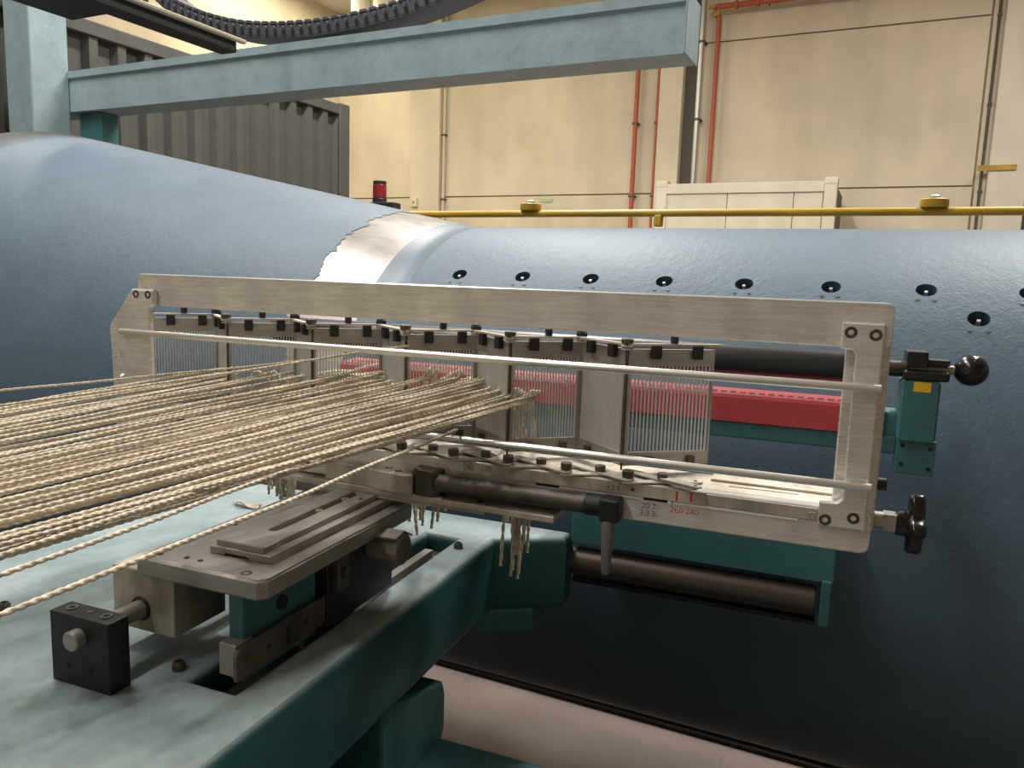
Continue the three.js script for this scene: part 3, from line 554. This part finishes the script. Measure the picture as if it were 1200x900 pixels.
// ---------------------------------------------------------------- rollers and bars behind the frame
{
  const t = thing('press_roller', 'long black rubber roller behind the top bar of the frame', 'roller', [-0.42, -0.112, -1.2]);
  part(t, 'roller', cyl('x', [-0.45, -0.112, -1.2], 0.0225, 1.012, 40), mRubber);
  part(t, 'journal', [cyl('x', [0.085, -0.112, -1.2], 0.009, 0.07, 20), cyl('x', [0.060, -0.112, -1.2], 0.016, 0.006, 24)], mBlack);
}
{
  const t = thing('red_bar', 'red perforated guide bar behind the reed', 'bar', [-0.35, -0.205, -1.2]);
  const xs0 = -0.80, xs1 = 0.1;
  part(t, 'bar', extX([[-1.18, -0.204], [-1.18, -0.168], [-1.184, -0.164], [-1.232, -0.160], [-1.232, -0.204]], xs0, xs1, [], 0.0012), mRed);
  for (let i = 0; i < 64; i++) { const x = xs0 + 0.012 + i * 0.0138; part(t, 'slot', rb(x, x + 0.0085, -0.1632, -0.1618, -1.210, -1.200, 0.0004).rotateX(0), mBlack); }
  part(t, 'support', rb(xs0 - 0.02, 0.12, -0.230, -0.2045, -1.235, -1.186, 0.003), mTeal);
}
{
  const t = thing('roller_bracket', 'teal upright bracket with a black ball handle right of the frame', 'bracket', [0.14, -0.25, -1.19]);
  part(t, 'column', extX([[-1.168, -0.122], [-1.166, -0.205], [-1.215, -0.205], [-1.215, -0.122]], 0.117, 0.165, [], 0.003), mTeal);
  const f = part(t, 'foot_plate', rb(0.119, 0.168, -0.254, -0.2055, -1.20, -1.174, 0.0014), mTeal);
  for (const [x, y] of [[0.1265, -0.2135], [0.1610, -0.2155], [0.1270, -0.2400], [0.1610, -0.2440]]) part(f, 'screw', cyl('z', [x, y, -1.1738], 0.0030, 0.0012, 14), mBlack);
  part(t, 'arm', rb(0.08, 0.122, -0.222, -0.170, -1.235, -1.19, 0.006), mTeal);
  part(t, 'sticker', rb(0.132, 0.153, -0.137, -0.1235, -1.1682, -1.1672, 0.0003), mTag, { label: 'small yellow sticker' });
  part(t, 'clamp', [rb(0.120, 0.146, -0.104, -0.082, -1.21, -1.165, 0.002), rb(0.118, 0.174, -0.1215, -0.108, -1.21, -1.165, 0.004), rb(0.144, 0.173, -0.1, -0.0925, -1.2, -1.17, 0.001)], mBlack);
  part(t, 'rod', cyl('x', [0.166, -0.106, -1.186], 0.0062, 0.10, 20), mSteel);
  part(t, 'rod_sleeve', cyl('x', [0.1, -0.106, -1.186], 0.0085, 0.05, 20), mSteelDk);
  const b = part(t, 'ball_handle', new THREE.SphereGeometry(0.0212, 40, 28).translate(0.2005, -0.1045, -1.186), mBlackPl);
  part(b, 'seam', new THREE.TorusGeometry(0.0213, 0.0005, 6, 48).rotateY(Math.PI / 2).translate(0.2005, -0.1045, -1.186), mBlackPl);
}
{
  const t = thing('lower_crossbar', 'teal crossbar below the frame with a dusty brown roller under it', 'crossbar', [-0.15, -0.42, -1.21], 0);
  part(t, 'bar', extX([[-1.188, -0.434], [-1.188, -0.33], [-1.193, -0.322], [-1.235, -0.322], [-1.235, -0.434]], -0.349, 0.057, [], 0.002), mTeal);
  part(t, 'roller', cyl('x', [-0.16, -0.470, -1.203], 0.0232, 0.39, 36), mBrownRoll);
  part(t, 'end_bracket', rb(0.040, 0.054, -0.500, -0.43, -1.225, -1.18, 0.002), mTeal);
  part(t, 'guard', rb(-0.349, 0.036, -0.508, -0.500, -1.235, -1.2, 0.002), mBlack);
}

// ---------------------------------------------------------------- cords
function twist(curve, len, pitch, perPitch, c, r) {             // two-ply cord swept along a curve
  const n = Math.max(6, Math.round(len / pitch * perPitch)), K = 9, pos = [], uv = [], idx = [], up = V(0.3, 1, 0.2).normalize();
  for (let i = 0; i <= n; i++) {
    const s = i / n, p = curve.getPoint(s), q = curve.getTangent(s), a = V().crossVectors(up, q).normalize(), b = V().crossVectors(q, a), ph = s * len / pitch * Math.PI;
    for (let k = 0; k < K; k++) {
      const w = k / K * Math.PI * 2, al = w, d = c * Math.abs(Math.cos(al)) + Math.sqrt(Math.max(0, r * r - (c * Math.sin(al)) ** 2)), x = d * Math.cos(w + ph), y = d * Math.sin(w + ph);
      pos.push(p.x + a.x * x + b.x * y, p.y + a.y * x + b.y * y, p.z + a.z * x + b.z * y); uv.push(k / K * 0.015 + 0.31 * p.x, s * len);
    }
  }
  for (let i = 0; i < n; i++) for (let k = 0; k < K; k++) { const A = i * K + k, B = i * K + (k + 1) % K; idx.push(A, B, A + K, B, B + K, A + K); }
  const g = new THREE.BufferGeometry(); g.setAttribute('position', new THREE.Float32BufferAttribute(pos, 3)); g.setAttribute('uv', new THREE.Float32BufferAttribute(uv, 2)); g.setIndex(idx); g.computeVertexNormals(); return g;
}
{
  const L = 1.7, geos = [];
  for (let v = 0; v < 5; v++) {                                 // taut cords along +z from the reed, a few variants
    const pts = []; for (let i = 0; i <= 16; i++) pts.push(V(i && rr(-0.0012, 0.0012), i && rr(-0.0014, 0.0014) - 0.004 * Math.sin(Math.PI * Math.min(1, i / 12)), L * i / 16));
    geos.push(twist(new THREE.CatmullRomCurve3(pts), L, 0.0076, 4, 0.00066, 0.00142));
  }
  const dirB = V(-0.35754, -0.08516, 0.93001), dirZ = V(0, 0, 1), q = new THREE.Quaternion();
  const folds = ['first and leftmost', 'second', 'third and middle', 'fourth', 'fifth and rightmost'];
  const groupB = folds.map((f) => 'cream cords entering the ' + f + ' fold of the reed'), labelB = folds.map((f) => 'cream twisted cord of the bunch that enters the ' + f + ' fold of the reed');
  const specs = [];
  for (let k = 0; k < 5; k++) {                                 // one bunch per fold of the reed
    const n = [15, 17, 22, 20, 20][k], x0 = [-0.868, -0.775, -0.628, -0.482, -0.398][k], x1 = [-0.802, -0.655, -0.505, -0.395, -0.327][k], y0 = [-0.168, -0.176, -0.170, -0.166, -0.172][k], y1 = [-0.156, -0.152, -0.136, -0.135, -0.146][k];
    for (let i = 0; i < n; i++) { const u = (i + rr(-0.3, 0.3)) / (n - 1); specs.push([x0 + (x1 - x0) * u, y0 + (y1 - y0) * rnd(), dirB, k]); }
  }
  specs.forEach(([x, y, dir, k], i) => {
    const z = reedZ(x) + 0.003, t = thing('cord', labelB[k], 'cord', [x, y, z], 0, groupB[k]);
    const d = dir.clone().add(V(rr(-0.012, 0.012), rr(-0.012, 0.006), 0)).normalize();
    const m = new THREE.Mesh(geos[i % 5], mCord); m.name = 'strand'; m.castShadow = m.receiveShadow = true; m.quaternion.setFromUnitVectors(dirZ, d); m.scale.setScalar(rr(0.94, 1.08)); t.add(m);
    const tx = [-0.88, -0.775, -0.755, -0.505, -0.366][k] + rr(-0.024, 0.024), ty = -0.305 - rr(0.0, [0.03, 0.09, 0.09, 0.085, 0.12][k]), tz = -0.966 - rr(0, 0.018);
    const c = new THREE.CatmullRomCurve3([V(x, y, z), V(x + rr(-0.004, 0.008), y + rr(0, 0.012), z - 0.012), V((x + tx) / 2, y - 0.012, Math.min(z - 0.02, -0.955)), V(tx, -0.215, tz), V(tx + rr(-0.004, 0.004), (ty - 0.22) / 2, tz + rr(-0.003, 0.003)), V(tx + rr(-0.006, 0.006), ty, tz + rr(-0.004, 0.004))]);
    part(t, 'tail', twist(c, 0.24, 0.0075, 3, 0.0011, 0.0016), mCord, { keepUv: true });
  });
  // single cords that run apart from the fan
  const lone = [
    ['lowest single cream cord, passing over the bolt on the bed', -0.400, -0.189, V(0, 0, 1)],
    ['second lowest single cream cord below the fan', -0.4555, -0.189, V(0.0, 0.0, 1)],
    ['third single cream cord below the fan above the teal bed', -0.480, -0.188, V(-0.005, 0.0, 1)],
    ['cream cord tied high on the reed that slants down across its wires', -0.497, -0.095, V(-0.62, -0.115, 0.78)],
    ['cream cord tied to the second reed fold above the fan', -0.672, -0.128, V(-0.75, -0.09, 0.66)],
  ];
  lone.forEach(([label, x, y, dir], i) => {
    const z = i < 3 ? -0.842 : reedZ(x) + 0.006, t = thing('cord', label, 'cord', [x, y, z]);
    const m = new THREE.Mesh(geos[i], mCord); m.name = 'strand'; m.castShadow = m.receiveShadow = true; m.quaternion.setFromUnitVectors(dirZ, dir.normalize()); m.scale.setScalar(i < 3 ? 1.0 : 0.85); t.add(m);
  });
}
{ // scrap of cord left on the bed
  const t = thing('cord_scrap', 'small loose scrap of cream cord lying on the teal bed', 'scrap', [-0.93, -0.42, -1.06]);
  for (let i = 0; i < 4; i++) { const a = i * 0.35, x = -0.945 + i * 0.004, z = -1.064 + i * 0.003;
    part(t, 'strand', tube([[x, -0.4165, z], [x + 0.014, -0.415 + 0.002 * i, z + 0.006 * Math.sin(a)], [x + 0.032, -0.4165, z + 0.004], [x + 0.055, -0.416, z - 0.008 + 0.004 * i]], 0.0018, 20, 6), mCord); }
}
renderer.render(scene, camera);
